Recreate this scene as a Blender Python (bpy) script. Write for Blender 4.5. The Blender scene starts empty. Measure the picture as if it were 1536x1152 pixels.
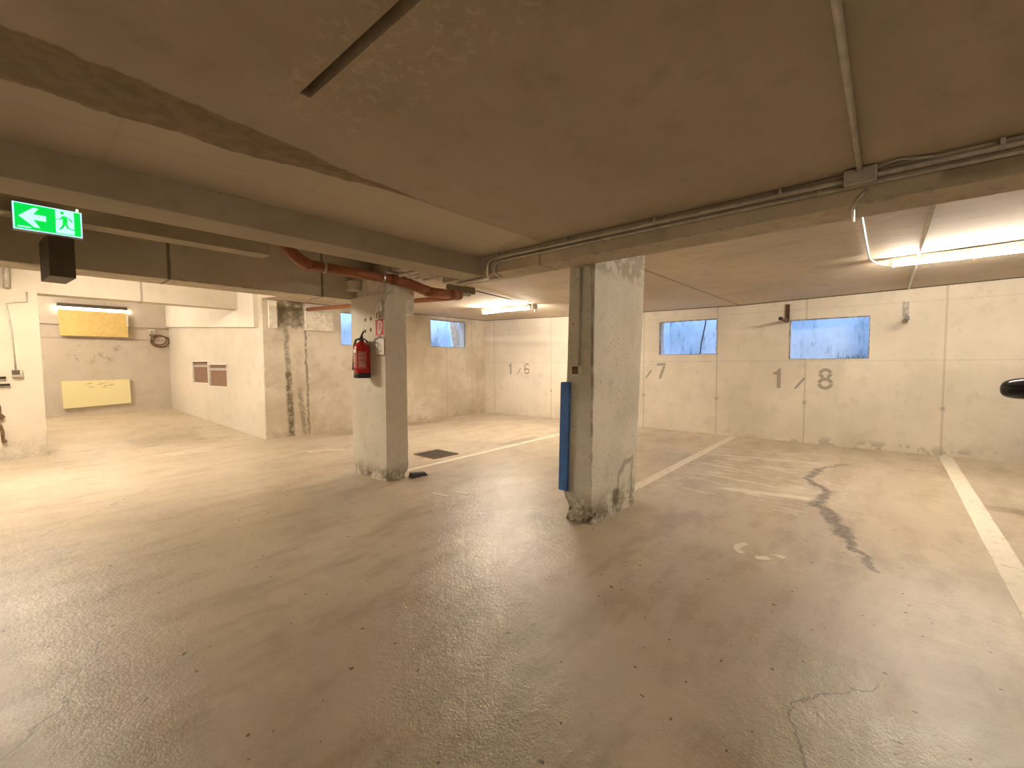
import bpy, bmesh, math, random
from mathutils import Vector, Matrix
random.seed(7)
scene = bpy.context.scene
COL = scene.collection

# ------------------------------------------------------------------ camera
CAM_H = 1.40
cd = bpy.data.cameras.new('camera'); cam = bpy.data.objects.new('camera', cd); COL.objects.link(cam)
cd.sensor_width = 36.0; cd.sensor_fit = 'HORIZONTAL'; cd.lens = 652.5188 / 1536 * 36
cd.clip_start = 0.02; cd.clip_end = 200
yw, pt, rl = 0.858558260, 0.0495231523, -0.00562883332
cy, sy, cp_, sp_, cr, sr = math.cos(yw), math.sin(yw), math.cos(pt), math.sin(pt), math.cos(rl), math.sin(rl)
Ry = Matrix(((cy, -sy, 0), (0, 0, -1), (sy, cy, 0)))
Rp = Matrix(((1, 0, 0), (0, cp_, -sp_), (0, sp_, cp_)))
Rr = Matrix(((cr, -sr, 0), (sr, cr, 0), (0, 0, 1)))
RM = Rr @ Rp @ Ry
rot = Matrix((RM[0], -RM[1], -RM[2])).transposed()
cam.matrix_world = Matrix.Translation((0, 0, CAM_H)) @ rot.to_4x4()
scene.camera = cam

# ------------------------------------------------------------------ world and exposure
w = bpy.data.worlds.new('daylight'); scene.world = w; w.use_nodes = True
bg = w.node_tree.nodes['Background']
bg.inputs[0].default_value = (0.30, 0.52, 1.0, 1); bg.inputs[1].default_value = 3.2
scene.view_settings.view_transform = 'Standard'; scene.view_settings.look = 'None'
scene.view_settings.exposure = 3.68; scene.view_settings.gamma = 1.0
scene.view_settings.use_curve_mapping = False
TUBE = (1.0, 0.885, 0.73)            # warm-white lamp colour
POW = dict(back=42.0, right=34.0, left=76.0, ramp=56.0, rear_fill=30.0, board=18.0)

# ------------------------------------------------------------------ material helpers
class NT:
    def __init__(s, name):
        s.m = bpy.data.materials.new(name); s.m.use_nodes = True
        s.t = s.m.node_tree; s.b = s.t.nodes['Principled BSDF']
        s.pos = s.n('ShaderNodeTexCoord').outputs['Object']
    def n(s, typ): return s.t.nodes.new(typ)
    def link(s, a, b): s.t.links.new(a, b)
    def put(s, sock, v):
        if hasattr(v, 'links') or isinstance(v, bpy.types.NodeSocket): s.link(v, sock)
        else: sock.default_value = v
    def math(s, op, a, b=None, c=None, clamp=False):
        k = s.n('ShaderNodeMath'); k.operation = op; k.use_clamp = clamp
        s.put(k.inputs[0], a)
        if b is not None: s.put(k.inputs[1], b)
        if c is not None: s.put(k.inputs[2], c)
        return k.outputs[0]
    def noise(s, scale, detail=4, rough=.55, vec=None, dist=0, sc3=None):
        k = s.n('ShaderNodeTexNoise'); k.inputs['Scale'].default_value = scale
        k.inputs['Detail'].default_value = detail; k.inputs['Roughness'].default_value = rough
        k.inputs['Distortion'].default_value = dist
        v = vec or s.pos
        if sc3:
            mp = s.n('ShaderNodeMapping'); mp.inputs['Scale'].default_value = sc3; s.link(v, mp.inputs[0]); v = mp.outputs[0]
        s.link(v, k.inputs['Vector']); return k.outputs[0]
    def ramp(s, v, a, b, lo=0., hi=1.):
        k = s.n('ShaderNodeMapRange'); k.interpolation_type = 'SMOOTHSTEP'
        s.put(k.inputs[0], v); k.inputs[1].default_value = a; k.inputs[2].default_value = b
        k.inputs[3].default_value = lo; k.inputs[4].default_value = hi; return k.outputs[0]
    def mix(s, f, a, b):
        k = s.n('ShaderNodeMix'); k.data_type = 'RGBA'
        s.put(k.inputs[0], f)
        for i, c in ((6, a), (7, b)):
            if isinstance(c, tuple): k.inputs[i].default_value = (*c[:3], 1)
            else: s.link(c, k.inputs[i])
        return k.outputs[2]
    def xyz(s):
        if not hasattr(s, '_x'):
            k = s.n('ShaderNodeSeparateXYZ'); s.link(s.pos, k.inputs[0]); s._x = k.outputs
        return s._x
    def line(s, axis, at, wd, wob=0.0):           # mask of a thin line at coordinate = at
        c = s.xyz()[axis]
        if wob:
            nn = s.math('MULTIPLY', s.math('SUBTRACT', s.noise(9, 2), .5), wob * 2); c = s.math('ADD', c, nn)
        d = s.math('ABSOLUTE', s.math('SUBTRACT', c, at))
        return s.ramp(d, wd * .45, wd, 1., 0.)
    def box(s, lims, soft=.04, wob=.06, nsc=6):   # mask of a soft box in chosen axes: {axis:(lo,hi)}
        out = None; nn = s.math('MULTIPLY', s.math('SUBTRACT', s.noise(nsc, 4), .5), wob * 2)
        for ax, (lo, hi) in lims.items():
            c = s.math('ADD', s.xyz()[ax], nn)
            m = s.math('MULTIPLY', s.ramp(c, lo - soft, lo + soft), s.ramp(c, hi - soft, hi + soft, 1., 0.))
            out = m if out is None else s.math('MULTIPLY', out, m)
        return out
    def seg(s, a, b, wd, soft=.5, wob=.05, nsc=5, axes=(0, 1)):  # mask around a segment in two axes
        x, y = s.xyz()[axes[0]], s.xyz()[axes[1]]
        if wob:
            x = s.math('ADD', x, s.math('MULTIPLY', s.math('SUBTRACT', s.noise(nsc, 3), .5), wob * 2))
            y = s.math('ADD', y, s.math('MULTIPLY', s.math('SUBTRACT', s.noise(nsc * 1.13, 3, vec=None), .5), wob * 2))
        dx, dy = b[0] - a[0], b[1] - a[1]; L2 = dx * dx + dy * dy
        px, py = s.math('SUBTRACT', x, a[0]), s.math('SUBTRACT', y, a[1])
        t = s.math('DIVIDE', s.math('ADD', s.math('MULTIPLY', px, dx), s.math('MULTIPLY', py, dy)), L2, clamp=True)
        ex, ey = s.math('SUBTRACT', px, s.math('MULTIPLY', t, dx)), s.math('SUBTRACT', py, s.math('MULTIPLY', t, dy))
        d = s.math('SQRT', s.math('ADD', s.math('MULTIPLY', ex, ex), s.math('MULTIPLY', ey, ey)))
        return s.ramp(d, wd * soft, wd, 1., 0.)
    def color(s, c): s.put(s.b.inputs['Base Color'], (*c, 1) if isinstance(c, tuple) else c)
    def rough(s, r): s.put(s.b.inputs['Roughness'], r)
    def bump(s, h, strength=.3, dist=.01):
        k = s.n('ShaderNodeBump'); k.inputs['Strength'].default_value = strength; k.inputs['Distance'].default_value = dist
        s.link(h, k.inputs['Height']); s.link(k.outputs[0], s.b.inputs['Normal'])

def plain(name, c, rough=.6, metal=0., bump=0., vary=.12):
    t = NT(name)
    a = t.noise(14, 4)
    dk = tuple(v * (1 - vary) for v in c); lt = tuple(min(1, v * (1 + vary)) for v in c)
    t.color(t.mix(t.ramp(a, .35, .65), dk, lt)); t.rough(rough); t.b.inputs['Metallic'].default_value = metal
    if bump: t.bump(t.noise(120, 3), bump, .003)
    return t.m

def emit(name, c, st):
    t = NT(name); t.color(tuple(min(1, v) for v in c)); t.b.inputs['Emission Color'].default_value = (*c, 1)
    t.b.inputs['Emission Strength'].default_value = st; return t.m

def concrete(name, lt, dk, pits=.5, extra=None, rough=.82, bs=.35, pt_=.70):
    t = NT(name)
    big = t.noise(.9, 5, .6); med = t.noise(5, 6, .65)
    c = t.mix(t.ramp(big, .35, .68), lt, dk)
    c = t.mix(t.math('MULTIPLY', t.ramp(med, .52, .75), .5), c, tuple(v * .78 for v in dk))
    sp = t.noise(55, 2, .5)
    pit = t.ramp(sp, pt_, pt_ + .04)
    c = t.mix(t.math('MULTIPLY', pit, pits), c, tuple(v * .4 for v in dk))
    if extra: c = extra(t, c)
    t.color(c); t.rough(rough)
    h = t.math('SUBTRACT', t.math('ADD', t.math('MULTIPLY', med, .6), t.math('MULTIPLY', t.noise(40, 4), .25)), t.math('MULTIPLY', pit, .35))
    t.bump(h, bs, .012)
    return t.m

# ------------------------------------------------------------------ mesh helpers
def new_obj(name, bm, mat, parent=None, smooth=False):
    me = bpy.data.meshes.new(name); bmesh.ops.recalc_face_normals(bm, faces=bm.faces[:]); bm.to_mesh(me); bm.free()
    if smooth:
        for p in me.polygons: p.use_smooth = True
    o = bpy.data.objects.new(name, me); COL.objects.link(o)
    for m in (mat if isinstance(mat, (list, tuple)) else [mat]): me.materials.append(m)
    if parent: o.parent = parent
    return o
def tag(o, label, cat, group=None):
    o['label'] = label; o['category'] = cat
    if group: o['group'] = group
    return o
def struct(o): o['kind'] = 'structure'; return o
def empty(name, loc, rz=0.0):
    o = bpy.data.objects.new(name, None); COL.objects.link(o); o.location = loc; o.rotation_euler = (0, 0, rz)
    o.empty_display_size = .05; return o
def thing(name, loc, label, cat, group=None, rz=0.0): return tag(empty(name, loc, rz), label, cat, group)
def box(bm, x0, x1, y0, y1, z0, z1, mi=0):
    vs = [bm.verts.new(p) for p in ((x0, y0, z0), (x1, y0, z0), (x1, y1, z0), (x0, y1, z0), (x0, y0, z1), (x1, y0, z1), (x1, y1, z1), (x0, y1, z1))]
    for f in ((0, 3, 2, 1), (4, 5, 6, 7), (0, 1, 5, 4), (1, 2, 6, 5), (2, 3, 7, 6), (3, 0, 4, 7)):
        bm.faces.new([vs[i] for i in f]).material_index = mi
    return vs
def bx(*a, bev=0.0):
    bm = bmesh.new(); box(bm, *a)
    if bev: bmesh.ops.bevel(bm, geom=bm.edges[:], offset=bev, segments=2, affect='EDGES', profile=.6)
    return bm
def quad(bm, *pts): return bm.faces.new([bm.verts.new(p) for p in pts])
def prism(bm, bot, top):                          # solid between two matching polygons
    a = [bm.verts.new(p) for p in bot]; b = [bm.verts.new(p) for p in top]; n = len(a)
    bm.faces.new(a[::-1]); bm.faces.new(b)
    for i in range(n): bm.faces.new((a[i], a[(i + 1) % n], b[(i + 1) % n], b[i]))
def tube(bm, pts, r, seg=10, cap=True):
    pts = [Vector(p) for p in pts]; rings = []
    up = None
    for i, p in enumerate(pts):
        d = (pts[min(i + 1, len(pts) - 1)] - pts[max(i - 1, 0)]).normalized()
        if up is None:
            up = Vector((0, 0, 1)) if abs(d.z) < .9 else Vector((1, 0, 0))
        u = d.cross(up).normalized(); v = u.cross(d).normalized(); up = v
        rr = r[i] if isinstance(r, (list, tuple)) else r
        rings.append([bm.verts.new(p + (u * math.cos(2 * math.pi * k / seg) + v * math.sin(2 * math.pi * k / seg)) * rr) for k in range(seg)])
    for a, b in zip(rings, rings[1:]):
        for k in range(seg): bm.faces.new((a[k], a[(k + 1) % seg], b[(k + 1) % seg], b[k]))
    if cap: bm.faces.new(rings[0][::-1]); bm.faces.new(rings[-1])
def tb(pts, r, seg=10):
    bm = bmesh.new(); tube(bm, pts, r, seg); return bm
def arc(a, b, c, n=5):                            # rounded corner at b
    a, b, c = Vector(a), Vector(b), Vector(c); return [((1 - t) ** 2 * a + 2 * t * (1 - t) * b + t * t * c) for t in [i / n for i in range(n + 1)]]
def lathe(bm, prof, c, seg=24, axis='z'):
    rings = []
    for r, z in prof:
        rings.append([bm.verts.new((c[0] + r * math.cos(2 * math.pi * k / seg), c[1] + r * math.sin(2 * math.pi * k / seg), c[2] + z)) for k in range(seg)])
    for a, b in zip(rings, rings[1:]):
        for k in range(seg): bm.faces.new((a[k], a[(k + 1) % seg], b[(k + 1) % seg], b[k]))
    bm.faces.new(rings[0][::-1]); bm.faces.new(rings[-1])
def ribbon(bm, pts, wd, fn, t=.002):              # flat stroke in 2-D, fn maps (u,v,depth) to the world
    P = [Vector((p[0], p[1])) for p in pts]; L = []; R_ = []
    for i, p in enumerate(P):
        d = (P[min(i + 1, len(P) - 1)] - P[max(i - 1, 0)])
        d.normalize(); nn = Vector((-d.y, d.x)) * wd / 2; L.append(p + nn); R_.append(p - nn)
    for i in range(len(P) - 1):
        q = (L[i], L[i + 1], R_[i + 1], R_[i])
        prism(bm, [fn(v.x, v.y, 0) for v in q], [fn(v.x, v.y, t) for v in q])
def poly(bm, pts, fn, t=.002):
    prism(bm, [fn(p[0], p[1], 0) for p in pts], [fn(p[0], p[1], t) for p in pts])
def circ(cx, cy_, rx, ry, a0=0, a1=360, n=16):
    return [(cx + rx * math.cos(math.radians(a0 + (a1 - a0) * i / n)), cy_ + ry * math.sin(math.radians(a0 + (a1 - a0) * i / n))) for i in range(n + 1)]
def holed_wall(axis, p0, p1, u0, u1, z0, z1, holes):
    bm = bmesh.new()
    us = sorted({u0, u1, *[h[0] for h in holes], *[h[1] for h in holes]}); zs = sorted({z0, z1, *[h[2] for h in holes], *[h[3] for h in holes]})
    def P(p, u, z): return (p, u, z) if axis == 'x' else (u, p, z)
    def hole(i, j):
        if i < 0 or j < 0 or i >= len(us) - 1 or j >= len(zs) - 1: return None
        a, b = (us[i] + us[i + 1]) / 2, (zs[j] + zs[j + 1]) / 2
        return any(h[0] < a < h[1] and h[2] < b < h[3] for h in holes)
    for i in range(len(us) - 1):
        for j in range(len(zs) - 1):
            if hole(i, j): continue
            a, b, c, d = us[i], us[i + 1], zs[j], zs[j + 1]
            for p in (p0, p1): quad(bm, P(p, a, c), P(p, b, c), P(p, b, d), P(p, a, d))
            for di, dj, e in ((-1, 0, ((a, c), (a, d))), (1, 0, ((b, c), (b, d))), (0, -1, ((a, c), (b, c))), (0, 1, ((a, d), (b, d)))):
                hh = hole(i + di, j + dj)
                if hh or hh is None:
                    (ua, za), (ub, zb) = e; quad(bm, P(p0, ua, za), P(p0, ub, zb), P(p1, ub, zb), P(p1, ua, za))
    bmesh.ops.remove_doubles(bm, verts=bm.verts[:], dist=1e-5)
    return bm

# ------------------------------------------------------------------ materials
W_LT, W_DK = (.70, .63, .53), (.60, .535, .44)
def wall_r(t, c):
    m = None
    for y in (-3.1, -.62, 1.06, 2.47, 3.93, 6.35, 8.28):
        l = t.line(1, y, .018, .006); m = l if m is None else t.math('MAXIMUM', m, l)
    for z, k in ((1.40, .6), (2.27, .4)):
        m = t.math('MAXIMUM', m, t.math('MULTIPLY', t.line(2, z, .012, .004), k))
    c = t.mix(t.math('MULTIPLY', m, .42), c, (.30, .25, .18))
    # tie holes beside the joints
    for y in (-.62, 1.06, 2.47, 3.93, 6.35): c = t.mix(t.math('MULTIPLY', t.box({1: (y - .03, y + .03), 2: (.66, .72)}, .012, .015, 14), .5), c, (.24, .2, .14))
    # peeled paint and damp along the foot
    ft = t.math('MULTIPLY', t.ramp(t.xyz()[2], .05, .17, 1., 0.), t.ramp(t.noise(4.5, 3, .5), .53, .57))
    ft = t.math('MULTIPLY', ft, t.ramp(t.xyz()[1], 2.6, 1.3, 0., 1.))
    c = t.mix(t.math('MULTIPLY', ft, .65), c, (.36, .3, .22))
    pf = t.math('MULTIPLY', t.ramp(t.xyz()[2], .2, .9, 1., 0.), t.ramp(t.noise(2.2, 5, .7), .5, .72))
    return t.mix(t.math('MULTIPLY', pf, .3), c, (.44, .38, .29))
def wall_l(t, c):
    m = None
    for x in (4.9, 5.9, 7.45, 8.35):
        l = t.line(0, x, .016, .006); m = l if m is None else t.math('MAXIMUM', m, l)
    m = t.math('MAXIMUM', m, t.math('MULTIPLY', t.line(2, .62, .012, .006), .4))
    c = t.mix(t.math('MULTIPLY', m, .4), c, (.3, .25, .18))
    dirt = (.135, .105, .055)
    for a, b, wd, k in (((3.47, 2.1), (3.5, 1.2), .075, .55), ((3.5, 1.2), (3.53, .02), .085, .85), ((3.84, 2.05), (3.86, .0), .035, .6), ((3.70, .9), (3.78, .05), .075, .5)):
        s_ = t.math('MULTIPLY', t.seg(a, b, wd, .2, .05, 6, (0, 2)), t.ramp(t.noise(17, 4, .7), .36, .56, .35, 1.)); c = t.mix(t.math('MULTIPLY', s_, min(1, k * 1.25)), c, dirt)
    st = t.box({0: (3.32, 3.80), 2: (2.1, 2.6)}, .05, .12, 7)
    c = t.mix(t.math('MULTIPLY', st, t.ramp(t.noise(8, 5, .7), .3, .55, .45, .95)), c, (.10, .078, .038))
    g = t.math('MULTIPLY', t.ramp(t.xyz()[0], 3.3, 5.2, 1., 0.), t.ramp(t.noise(2.6, 6, .7), .42, .7))
    c = t.mix(t.math('MULTIPLY', g, .5), c, (.34, .28, .17))
    ft = t.math('MULTIPLY', t.ramp(t.xyz()[2], .0, .22, 1., 0.), t.ramp(t.noise(5, 4), .45, .6))
    return t.mix(t.math('MULTIPLY', ft, .5), c, (.36, .3, .2))
def ceil_main(t, c):
    m = None
    for y, k in ((2.45, .7), (2.125, .55)):
        l = t.math('MULTIPLY', t.line(1, y, .012, .004), k); m = l if m is None else t.math('MAXIMUM', m, l)
    m = t.math('MAXIMUM', m, t.math('MULTIPLY', t.math('MULTIPLY', t.line(0, .335, .011, .006), t.ramp(t.xyz()[1], 2.2, 2.25)), .6))
    c = t.mix(t.math('MULTIPLY', m, .65), c, (.14, .10, .055))
    # lighter, smoother strip against the beam
    c = t.mix(t.math('MULTIPLY', t.ramp(t.xyz()[1], 2.11, 2.14), .6), c, (.62, .53, .40))
    # damp patch that tapers out along the joint
    x = t.xyz()[0]; nn = t.math('SUBTRACT', t.noise(5.5, 4, .6), .5)
    y = t.math('ADD', t.xyz()[1], t.math('MULTIPLY', nn, .12))
    lo = t.ramp(x, .0, 1.75, 1.925, 2.115); hi = t.ramp(x, .50, 1.70, 2.27, 2.12)
    a = t.ramp(t.math('SUBTRACT', y, lo), -.008, .008); b = t.ramp(t.math('SUBTRACT', hi, y), -.008, .008)
    st = t.math('MULTIPLY', t.math('MULTIPLY', a, b), t.ramp(x, 1.8, 1.85, 1., 0.))
    c = t.mix(t.math('MULTIPLY', st, .85), c, t.mix(t.ramp(t.noise(16, 4), .4, .6), (.19, .125, .06), (.26, .18, .10)))
    # scarred plaster round the slot
    sc = t.math('MULTIPLY', t.box({0: (.62, 1.02), 1: (.2, 1.75)}, .05, .1, 5), t.ramp(t.noise(22, 4, .7), .52, .62))
    return t.mix(t.math('MULTIPLY', sc, .4), c, (.60, .52, .40))
def ceil_right(t, c):
    m = None
    for y, wd in ((2.10, .03), (4.4, .02), (6.65, .02)):
        l = t.line(1, y, wd, .004); m = l if m is None else t.math('MAXIMUM', m, l)
    c = t.mix(t.math('MULTIPLY', m, .6), c, (.22, .17, .11))
    # board marks running along the bay
    k = t.noise(3.0, 5, .6, sc3=(9, .8, 1))
    c = t.mix(t.math('MULTIPLY', t.ramp(k, .56, .68), .45), c, (.30, .25, .18))
    g = t.math('MULTIPLY', t.box({1: (-.42, .75)}, .12, .1, 5), t.ramp(t.noise(6, 4, .7, sc3=(5, 1, 1)), .55, .66))
    return t.mix(t.math('MULTIPLY', g, .45), c, (.26, .2, .14))
def beam_x(t, c):
    for x in (1.03, 2.50): c = t.mix(t.math('MULTIPLY', t.line(0, x, .018, .004), .8), c, (.11, .08, .045))
    e = t.math('MULTIPLY', t.ramp(t.math('ABSOLUTE', t.math('SUBTRACT', t.xyz()[2], 2.2)), .0, .03, 1., 0.), t.ramp(t.noise(9, 4, .7), .52, .6))
    return t.mix(t.math('MULTIPLY', e, .4), c, (.2, .155, .09))
def beam_b(t, c):
    o = t.box({1: (-.62, -.17), 2: (2.225, 2.30)}, .03, .03, 5); c = t.mix(t.math('MULTIPLY', o, .6), c, (.17, .13, .08))
    c = t.mix(t.math('MULTIPLY', t.line(1, 2.18, .015, .004), .6), c, (.16, .12, .07))
    e = t.math('MULTIPLY', t.ramp(t.math('ABSOLUTE', t.math('SUBTRACT', t.xyz()[2], 2.2)), .0, .02, 1., 0.), t.ramp(t.noise(14, 4, .7), .55, .62))
    return t.mix(t.math('MULTIPLY', e, .35), c, (.2, .155, .09))
def beam_d(t, c): return t.mix(t.math('MULTIPLY', t.line(0, 1.525, .022, .006), .65), c, (.22, .17, .11))
def pillar_dirt(z1, k):
    def f(t, c):
        d = t.math('MULTIPLY', t.ramp(t.xyz()[2], z1 * .25, z1, 1., 0.), t.ramp(t.noise(11, 5, .7), .36, .58))
        return t.mix(t.math('MULTIPLY', d, k), c, (.145, .11, .06))
    return f
def pillar_main(t, c):
    c = pillar_dirt(.34, .75)(t, c)
    r = None
    for a_, b_ in (((3.63, .20), (3.66, .36)), ((3.66, .36), (3.76, .45)), ((3.76, .45), (3.92, .47)), ((3.90, .1), (3.91, .42))):
        s_ = t.seg(a_, b_, .035, .3, .03, 8, (0, 2)); r = s_ if r is None else t.math('MAXIMUM', r, s_)
    c = t.mix(t.math('MULTIPLY', r, .55), c, (.22, .185, .15))
    c = t.mix(t.math('MULTIPLY', t.box({0: (3.55, 3.66), 2: (.10, .23)}, .02, .05, 9), .8), c, (.12, .09, .05))
    ed = t.math('MULTIPLY', t.seg((3.18, 1.86), (3.18, 1.86), .02, .3, .008, 9), t.ramp(t.noise(7, 4), .35, .6))
    c = t.mix(t.math('MULTIPLY', ed, .7), c, (.2, .15, .09))
    return t.mix(t.math('MULTIPLY', t.math('MULTIPLY', t.ramp(t.xyz()[2], 2.1, 2.2), t.ramp(t.noise(10, 4), .42, .55)), .5), c, (.2, .155, .1))
M = {}
M['wall_r'] = concrete('painted_concrete_bay_wall', W_LT, W_DK, .25, wall_r)
M['wall_l'] = concrete('painted_concrete_window_wall', W_LT, (.50, .43, .32), .3, wall_l)
M['wall_v'] = concrete('painted_concrete_ramp_wall', (.64, .58, .49), (.57, .515, .425), .2)
M['white_v'] = concrete('white_painted_beam_side', (.74, .69, .60), (.70, .645, .55), .1)
M['wall_e'] = concrete('raw_concrete_end_wall', (.61, .54, .455), (.53, .465, .385), .3, lambda t, c: t.mix(t.math('MULTIPLY', t.math('MAXIMUM', t.line(2, 2.0, .02, .004), t.math('MULTIPLY', t.box({0: (.95, 1.75), 2: (1.45, 1.85)}, .08, .25, 4), t.ramp(t.noise(6, 5, .7), .5, .62))), .5), c, (.22, .18, .13)))
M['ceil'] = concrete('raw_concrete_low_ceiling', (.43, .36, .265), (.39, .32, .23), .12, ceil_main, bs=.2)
M['ceil_r'] = concrete('whitewashed_concrete_ceiling', (.60, .51, .40), (.52, .435, .33), .2, ceil_right)
M['beam'] = concrete('raw_concrete_beam', (.64, .57, .45), (.54, .47, .35), .35, beam_x)
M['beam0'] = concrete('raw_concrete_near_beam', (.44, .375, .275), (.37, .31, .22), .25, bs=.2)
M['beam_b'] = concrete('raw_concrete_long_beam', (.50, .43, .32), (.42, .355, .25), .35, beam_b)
M['beam_d'] = concrete('painted_concrete_far_beam', (.66, .59, .48), (.60, .53, .42), .2, beam_d)
M['pillar'] = concrete('raw_concrete_pillar', (.72, .68, .59), (.60, .555, .46), .95, pillar_main, bs=.6, pt_=.665)
M['pillar2'] = concrete('raw_concrete_second_pillar', (.68, .63, .53), (.60, .545, .45), .6, pillar_dirt(.24, .65))
M['pillar3'] = concrete('painted_concrete_third_pillar', (.66, .59, .48), (.60, .53, .42), .3, pillar_dirt(.5, .28))
M['well'] = concrete('light_well_render', (.62, .64, .66), (.46, .50, .52), .4, lambda t, c: t.mix(t.math('MULTIPLY', t.ramp(t.noise(3.2, 6, .75, sc3=(3, 3, .8)), .50, .72), .75), c, (.13, .17, .17)))

def floor_mat():
    t = NT('worn_screed_floor')
    a = t.noise(.55, 5, .6); b = t.noise(2.6, 6, .65, sc3=(.55, 1.5, 1)); f = t.noise(38, 4, .7); g = t.noise(9, 6, .7)
    c = t.mix(t.ramp(a, .35, .66), (.58, .495, .38), (.49, .41, .305))
    c = t.mix(t.math('MULTIPLY', t.ramp(b, .45, .66), .6), c, (.34, .26, .165))
    c = t.mix(t.math('MULTIPLY', t.ramp(t.noise(4.5, 5, .6, sc3=(1.6, .6, 1)), .50, .72), .3), c, (.66, .57, .43))
    c = t.mix(t.math('MULTIPLY', t.ramp(g, .54, .76), .28), c, (.30, .235, .155))
    c = t.mix(t.math('MULTIPLY', t.ramp(f, .66, .76), .45), c, (.15, .11, .07))
    c = t.mix(t.math('MULTIPLY', t.ramp(t.noise(21, 2, .4), .72, .745), .8), c, (.06, .045, .03))
    # pale scraped streaks in the bay under the window
    st = t.math('MULTIPLY', t.box({0: (4.7, 7.9), 1: (.5, 2.0)}, .25, .25, 2), t.ramp(t.noise(3.6, 5, .62, sc3=(3.2, .62, 1)), .535, .60))
    c = t.mix(t.math('MULTIPLY', st, .85), c, (.72, .65, .53))
    for (p, q, wd, k) in (((6.86, 2.10), (7.22, .65), .03, .9), ((5.12, 1.30), (5.28, .50), .085, .85), ((6.25, 1.95), (6.0, 1.15), .035, .55), ((6.45, 1.3), (6.62, .6), .028, .5), ((5.62, 1.5), (5.5, .75), .03, .6), ((7.6, 1.6), (7.7, 1.0), .02, .6), ((5.35, 1.7), (5.2, 1.1), .03, .4)):
        c = t.mix(t.math('MULTIPLY', t.seg(p, q, wd, .3, .045, 4), k), c, (.80, .73, .61))
    # torn dark joint
    P = [(7.3, .40), (6.9, .62), (6.15, .69), (5.66, .44), (5.15, .50), (4.86, .36), (4.3, .22), (3.72, .03)]
    cr = None
    for i, (p, q) in enumerate(zip(P, P[1:])):
        s_ = t.seg(p, q, (.04, .06, .06, .085, .10, .085, .045)[i], .25, .10, 6); cr = s_ if cr is None else t.math('MAXIMUM', cr, s_)
    halo = None
    for p, q in (((6.2, .6), (5.6, .40)), ((5.4, .35), (4.9, .28))):
        s_ = t.seg(p, q, .26, .4, .16, 5); halo = s_ if halo is None else t.math('MAXIMUM', halo, s_)
    c = t.mix(t.math('MULTIPLY', t.math('MULTIPLY', halo, t.ramp(t.noise(12, 3), .52, .58)), .6), c, (.66, .58, .46))
    c = t.mix(t.math('MULTIPLY', t.math('MULTIPLY', cr, t.ramp(t.noise(24, 4, .7), .35, .6, .5, 1.)), .95), c, (.12, .09, .055))
    # hairline cracks
    hc = None
    for p, q in (((2.05, .27), (1.75, .18)), ((1.75, .18), (1.45, .16)), ((1.45, .16), (1.25, .22)), ((2.05, .27), (2.4, -.02)), ((-.3, 2.15), (.08, 2.5)), ((.08, 2.5), (.25, 3.0)), ((.1, 5.2), (1.1, 6.4)), ((-.2, 5.0), (.1, 5.2))):
        s_ = t.seg(p, q, .007, .4, .07, 7); hc = s_ if hc is None else t.math('MAXIMUM', hc, s_)
    c = t.mix(t.math('MULTIPLY', hc, .6), c, (.13, .10, .065))
    # damp patches
    for (x, y, rx, ry, k) in ((5.9, 4.95, .55, .10, .5), (6.9, 4.55, .4, .08, .45), (5.6, 8.2, 1.5, .22, .35), (1.8, 9.7, .5, .4, .35)):
        s_ = t.box({0: (x - rx, x + rx), 1: (y - ry, y + ry)}, .07, .16, 3); c = t.mix(t.math('MULTIPLY', s_, k), c, (.20, .155, .095))
    t.color(c)
    t.rough(t.ramp(t.math('ADD', t.math('MULTIPLY', g, .5), t.math('MULTIPLY', a, .5)), .35, .65, .275, .455))
    t.b.inputs['Specular IOR Level'].default_value = .85
    h = t.math('ADD', t.math('MULTIPLY', g, .8), t.math('ADD', t.math('MULTIPLY', f, .35), t.math('MULTIPLY', cr, -.6)))
    h = t.math('ADD', h, t.math('MULTIPLY', t.noise(95, 3, .6), .22))
    t.bump(h, .5, .014); return t.m
M['floor'] = floor_mat()
def paint_mat(name, c, wear, thr):
    t = NT(name); n_ = t.ramp(t.noise(13, 5, .7), thr, thr + .06)
    t.color(t.mix(t.math('MULTIPLY', n_, wear), c, (.50, .41, .29))); t.rough(.55); t.bump(t.noise(30, 3), .2, .004); return t.m
M['paint'] = paint_mat('worn_white_floor_paint', (.80, .74, .62), .55, .56)
M['paint_old'] = paint_mat('faded_white_floor_paint', (.72, .65, .53), .9, .47)
M['stencil'] = paint_mat('grey_brown_stencil_paint', (.315, .275, .215), .25, .6)
M['galv'] = plain('galvanised_conduit', (.50, .46, .39), .45, .3)
M['pvc_or'] = plain('orange_brown_drain_pipe', (.29, .095, .032), .38)
M['black'] = plain('black_rubber', (.02, .018, .016), .5)
M['dkbox'] = plain('dark_brown_sheet_metal', (.085, .062, .035), .6)
M['lt'] = plain('pale_cast_block', (.74, .68, .57), .8, 0, .1)
M['blue'] = plain('blue_foam_edge_guard', (.06, .19, .56), .55)
M['red'] = plain('red_enamel', (.50, .018, .02), .25)
M['white'] = plain('white_plastic', (.78, .74, .66), .45)
M['grey'] = plain('grey_plastic', (.42, .39, .33), .5)
M['steel'] = plain('zinc_plated_steel', (.55, .51, .45), .35, .7)
M['rust'] = plain('rusty_steel', (.17, .10, .05), .7, .2, .3, .3)
M['dull'] = plain('dull_perforated_steel', (.30, .265, .22), .5, .4, .3, .5)
M['brown'] = plain('brown_board', (.235, .13, .085), .7)
M['yel_hi'] = plain('yellow_insulation_board', (.72, .53, .20), .7, 0, 0, .06)
M['ply'] = plain('dark_olive_board', (.16, .115, .045), .7)

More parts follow.
